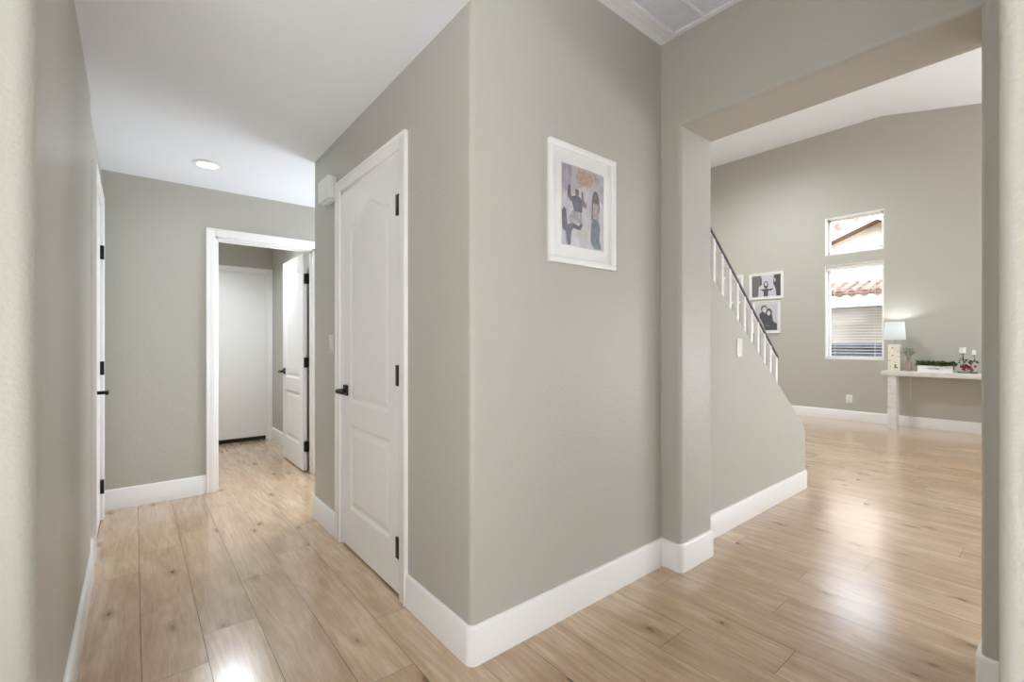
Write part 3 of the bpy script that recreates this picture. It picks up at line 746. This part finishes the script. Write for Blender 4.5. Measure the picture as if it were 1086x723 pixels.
# foliage helper
def leaves(bm, c, n, R, size, up=.5, seed=1, squash=(1, 1, 1)):
    rg = random.Random(seed)
    for _ in range(n):
        d = Vector((rg.gauss(0, 1), rg.gauss(0, 1), rg.gauss(0, .7)+up)).normalized()
        p = Vector(c)+Vector((d.x*R*squash[0], d.y*R*squash[1], d.z*R*squash[2]))*rg.uniform(.25, 1)
        L = size*rg.uniform(.7, 1.3); W_ = L*.36
        s = d.cross(Vector((rg.gauss(0, 1), rg.gauss(0, 1), rg.gauss(0, 1)))).normalized(); n_ = d.cross(s).normalized()
        a = p; b = p+d*L*.45+s*W_+n_*L*.05; c2 = p+d*L; e = p+d*L*.45-s*W_+n_*L*.05; m_ = p+d*L*.5-n_*L*.06
        V = [bm.bm.verts.new(q) for q in (a, b, c2, e, m_)]
        bm.face([V[0], V[1], V[4]]); bm.face([V[1], V[2], V[4]]); bm.face([V[2], V[3], V[4]]); bm.face([V[3], V[0], V[4]])
# vase with sage sprigs
VX, VY = 8.33, 1.445
t = thing('bottle_vase', (VX, VY, TZ), 'small pink copper bottle vase with sage sprigs right of the lamp', 'vase')
bm = MB(); bm.lathe([(.030, 0), (.037, .006), (.038, .10), (.034, .122), (.016, .140), (.014, .165), (.017, .168), (.012, .166), (.011, .13)], (VX, VY, TZ), 24); bm.build('bottle', M['copper'], t)
bm = MB()
for a in range(5): bm.tube([(VX, VY, TZ+.12), (VX+.02*math.cos(a*1.3), VY+.02*math.sin(a*1.3), TZ+.2), (VX+.045*math.cos(a*1.3), VY+.045*math.sin(a*1.3), TZ+.27)], .0018, 5)
bm.build('sprig_stems', M['stem'], t)
bm = MB(); leaves(bm, (VX, VY, TZ+.255), 110, .058, .028, .3, 3, (1, 1, 1)); bm.build('sprig_leaves', M['sage'], t, smooth=0)
# planter box
t = thing('planter_box', (8.32, 1.17, TZ), 'low white box planter filled with dark greenery at the middle of the console', 'planter')
bm = MB(); y0, y1 = .992, 1.340
bm.prism([(y0, TZ), (y1, TZ), (y1+.005, TZ+.085), (y0-.005, TZ+.085)], 8.27, 8.282, 'x'); bm.prism([(y0, TZ), (y1, TZ), (y1+.005, TZ+.085), (y0-.005, TZ+.085)], 8.368, 8.38, 'x')
bm.box((8.271, y0+.001, TZ+.0005), (8.379, y0+.012, TZ+.084), .002); bm.box((8.271, y1-.012, TZ+.0005), (8.379, y1-.001, TZ+.084), .002); bm.box((8.279, y0+.006, TZ+.001), (8.371, y1-.006, TZ+.055))
bm.build('box', M['frame'], t)
bm = MB(); pts = []
for k in range(60):
    u = k/59; pts.append((8.2685, 1.235-.11*u, TZ+.045+.010*math.sin(u*44)*(.6+.4*math.sin(u*9))+.003*math.sin(u*13)))
bm.tube(pts, .0016, 5); s = bm.build('script_lettering', M['ink'], t); s['label'] = 'faint grey handwritten script'
bm = MB()
for k in range(22): leaves(bm, (8.325+random.uniform(-.03, .03), .995+.335*k/21, TZ+.09), 22, .040, .040, .7, 20+k, (1.1, 1.2, .7+.5*random.random()))
bm.build('greenery', M['green'], t, smooth=0)
# candle holder with two cups on wire stems
t = thing('candle_holder', (8.33, .86, TZ), 'dark wire candle holder with two white candles on leafy stems', 'candle holder')
bm = MB(); bm.box((8.29, .77, TZ), (8.38, .95, TZ+.012), .004); bm.build('base', M['stem'], t)
for (y, yb, zt, sz) in ((.905, .885, .255, .034), (.80, .82, .235, .020)):
    bm = MB(); bm.tube([(8.33, yb, TZ+.01), (8.335, yb+.012, TZ+.10), (8.33, y-.006, TZ+.18), (8.33, y, TZ+zt)], .0045, 6)
    leaves(bm, (8.33, y, TZ+zt-.10), 16, .035, .035, .2, int(y*100)); bm.build('stem', M['stem'], t, smooth=0)
    bm = MB(); bm.lathe([(sz*.5, -.008), (sz*1.05, -.004), (sz*1.1, .0)], (8.33, y, TZ+zt), 20); bm.build('candle_cup', M['stem'], t)
    bm = MB(); bm.lathe([(sz, 0), (sz, .075 if sz > .03 else .06), (sz*.9, .078 if sz > .03 else .063)], (8.33, y, TZ+zt), 24); bm.build('candle', M['candle'], t)
t = thing('flower_arrangement', (8.27, .87, TZ), 'red and pink flowers at the foot of the candle holder', 'flowers')
bm = MB(); leaves(bm, (8.24, .862, TZ+.055), 90, .048, .036, .9, 9, (.6, 1.1, .8)); bm.build('petals', M['red'], t, smooth=0)
bm = MB(); bm.lathe([(.028, 0), (.045, .01), (.05, .03), (.046, .032)], (8.235, .87, TZ), 20); bm.build('dish', M['silver'], t)

# ------------------------------------------------------------------ outside: neighbour's house, block wall, ground
bm = MB(); bm.box((8.75, -12, -.4), (30, 16, -.12))
struct(bm.build('ground_outside', M['yard']), 'gravel side yard outside the window', 'ground')
t = thing('neighbour_house', (12.5, 2.6, -.12), 'cream stucco house with brown gable eaves and clay tile roof outside the window', 'house')
AY, AZ, SL = 2.60, 3.80, .40
bm = MB()
bm.prism([(-4, -.12), (9, -.12), (9, AZ-SL*(9-AY)), (AY, AZ), (-4, AZ-SL*(AY+4))], 12.4, 12.6, 'x')
bm.build('wall', M['stucco'], t)
for s in (1, -1):
    bm = MB(); e = AY+s*5.2
    bm.prism([(AY, AZ+.0), (e, AZ-SL*5.2), (e, AZ-SL*5.2+.06), (AY, AZ+.06)] if s > 0 else [(e, AZ-SL*5.2), (AY, AZ), (AY, AZ+.06), (e, AZ-SL*5.2+.06)], 12.0, 12.4, 'x')
    bm.build('eave_soffit', M['soffit'], t)
    bm = MB()
    bm.prism([(AY, AZ-.02), (e, AZ-SL*5.2-.02), (e, AZ-SL*5.2+.20), (AY, AZ+.20)] if s > 0 else [(e, AZ-SL*5.2-.02), (AY, AZ-.02), (AY, AZ+.20), (e, AZ-SL*5.2+.20)], 11.97, 12.0, 'x')
    bm.build('fascia', M['fascia'], t)
    bm = MB()
    for k in range(20):
        u = .13+k*.26; y = AY+s*u; zz = AZ+.20-SL*u
        bm.tube([(11.95, y, zz+.02), (13.5, y, zz+.02)], .10, 8)
    bm.build('roof_tiles', M['tile'], t)
bm = MB(); bm.box((12.36, 2.28, 3.28), (12.42, 2.92, 3.30)); bm.box((12.36, 2.585, 3.28), (12.42, 2.635, 3.72))
for k in range(8): bm.box((12.36, 2.30+.0, 3.31+k*.052), (12.41, 2.90, 3.322+k*.052))
bm.build('gable_vent', M['fascia'], t)
bm = MB(); bm.box((12.385, 2.30, 3.30), (12.402, 2.90, 3.72)); bm.build('vent_backing', M['stucco2'], t)
# lower tile roof with fascia
bm = MB()
bm.prism([(11.3, 2.14), (12.4, 2.45), (12.4, 2.53), (11.3, 2.22)], -4, 9, 'y'); bm.build('porch_roof', M['tile'], t)
bm = MB()
for k in range(48):
    y = -2.2+k*.21; bm.tube([(11.24, y, 2.20), (12.38, y, 2.53)], .075, 8)
bm.build('porch_tiles', M['tile'], t)
bm = MB(); bm.box((11.27, -4, 1.93), (11.30, 9, 2.17)); bm.build('porch_fascia', M['fascia'], t)
bm = MB(); bm.box((11.30, -4, 1.98), (12.4, 9, 2.0)); bm.build('porch_ceiling', M['soffit'], t)
bm = MB(); bm.box((12.36, 1.2, .2), (12.40, 3.02, 1.75)); bm.build('recessed_wall', M['stucco2'], t)
bm = MB(); bm.box((11.6, 3.36, -.12), (11.85, 3.62, 1.98)); bm.build('porch_post', M['soffit'], t)
bm = MB(); bm.box((10.8, -8, -.12), (10.95, 14, 1.14)); bm.box((10.76, -8, 1.10), (10.99, 14, 1.17), .01)
for k in range(6): bm.box((10.792, -8, .02+k*.2), (10.8, 14, .19+k*.2), .004)
tag(bm.build('block_wall', M['fence']), 'blue-grey block wall between the houses', 'garden wall')
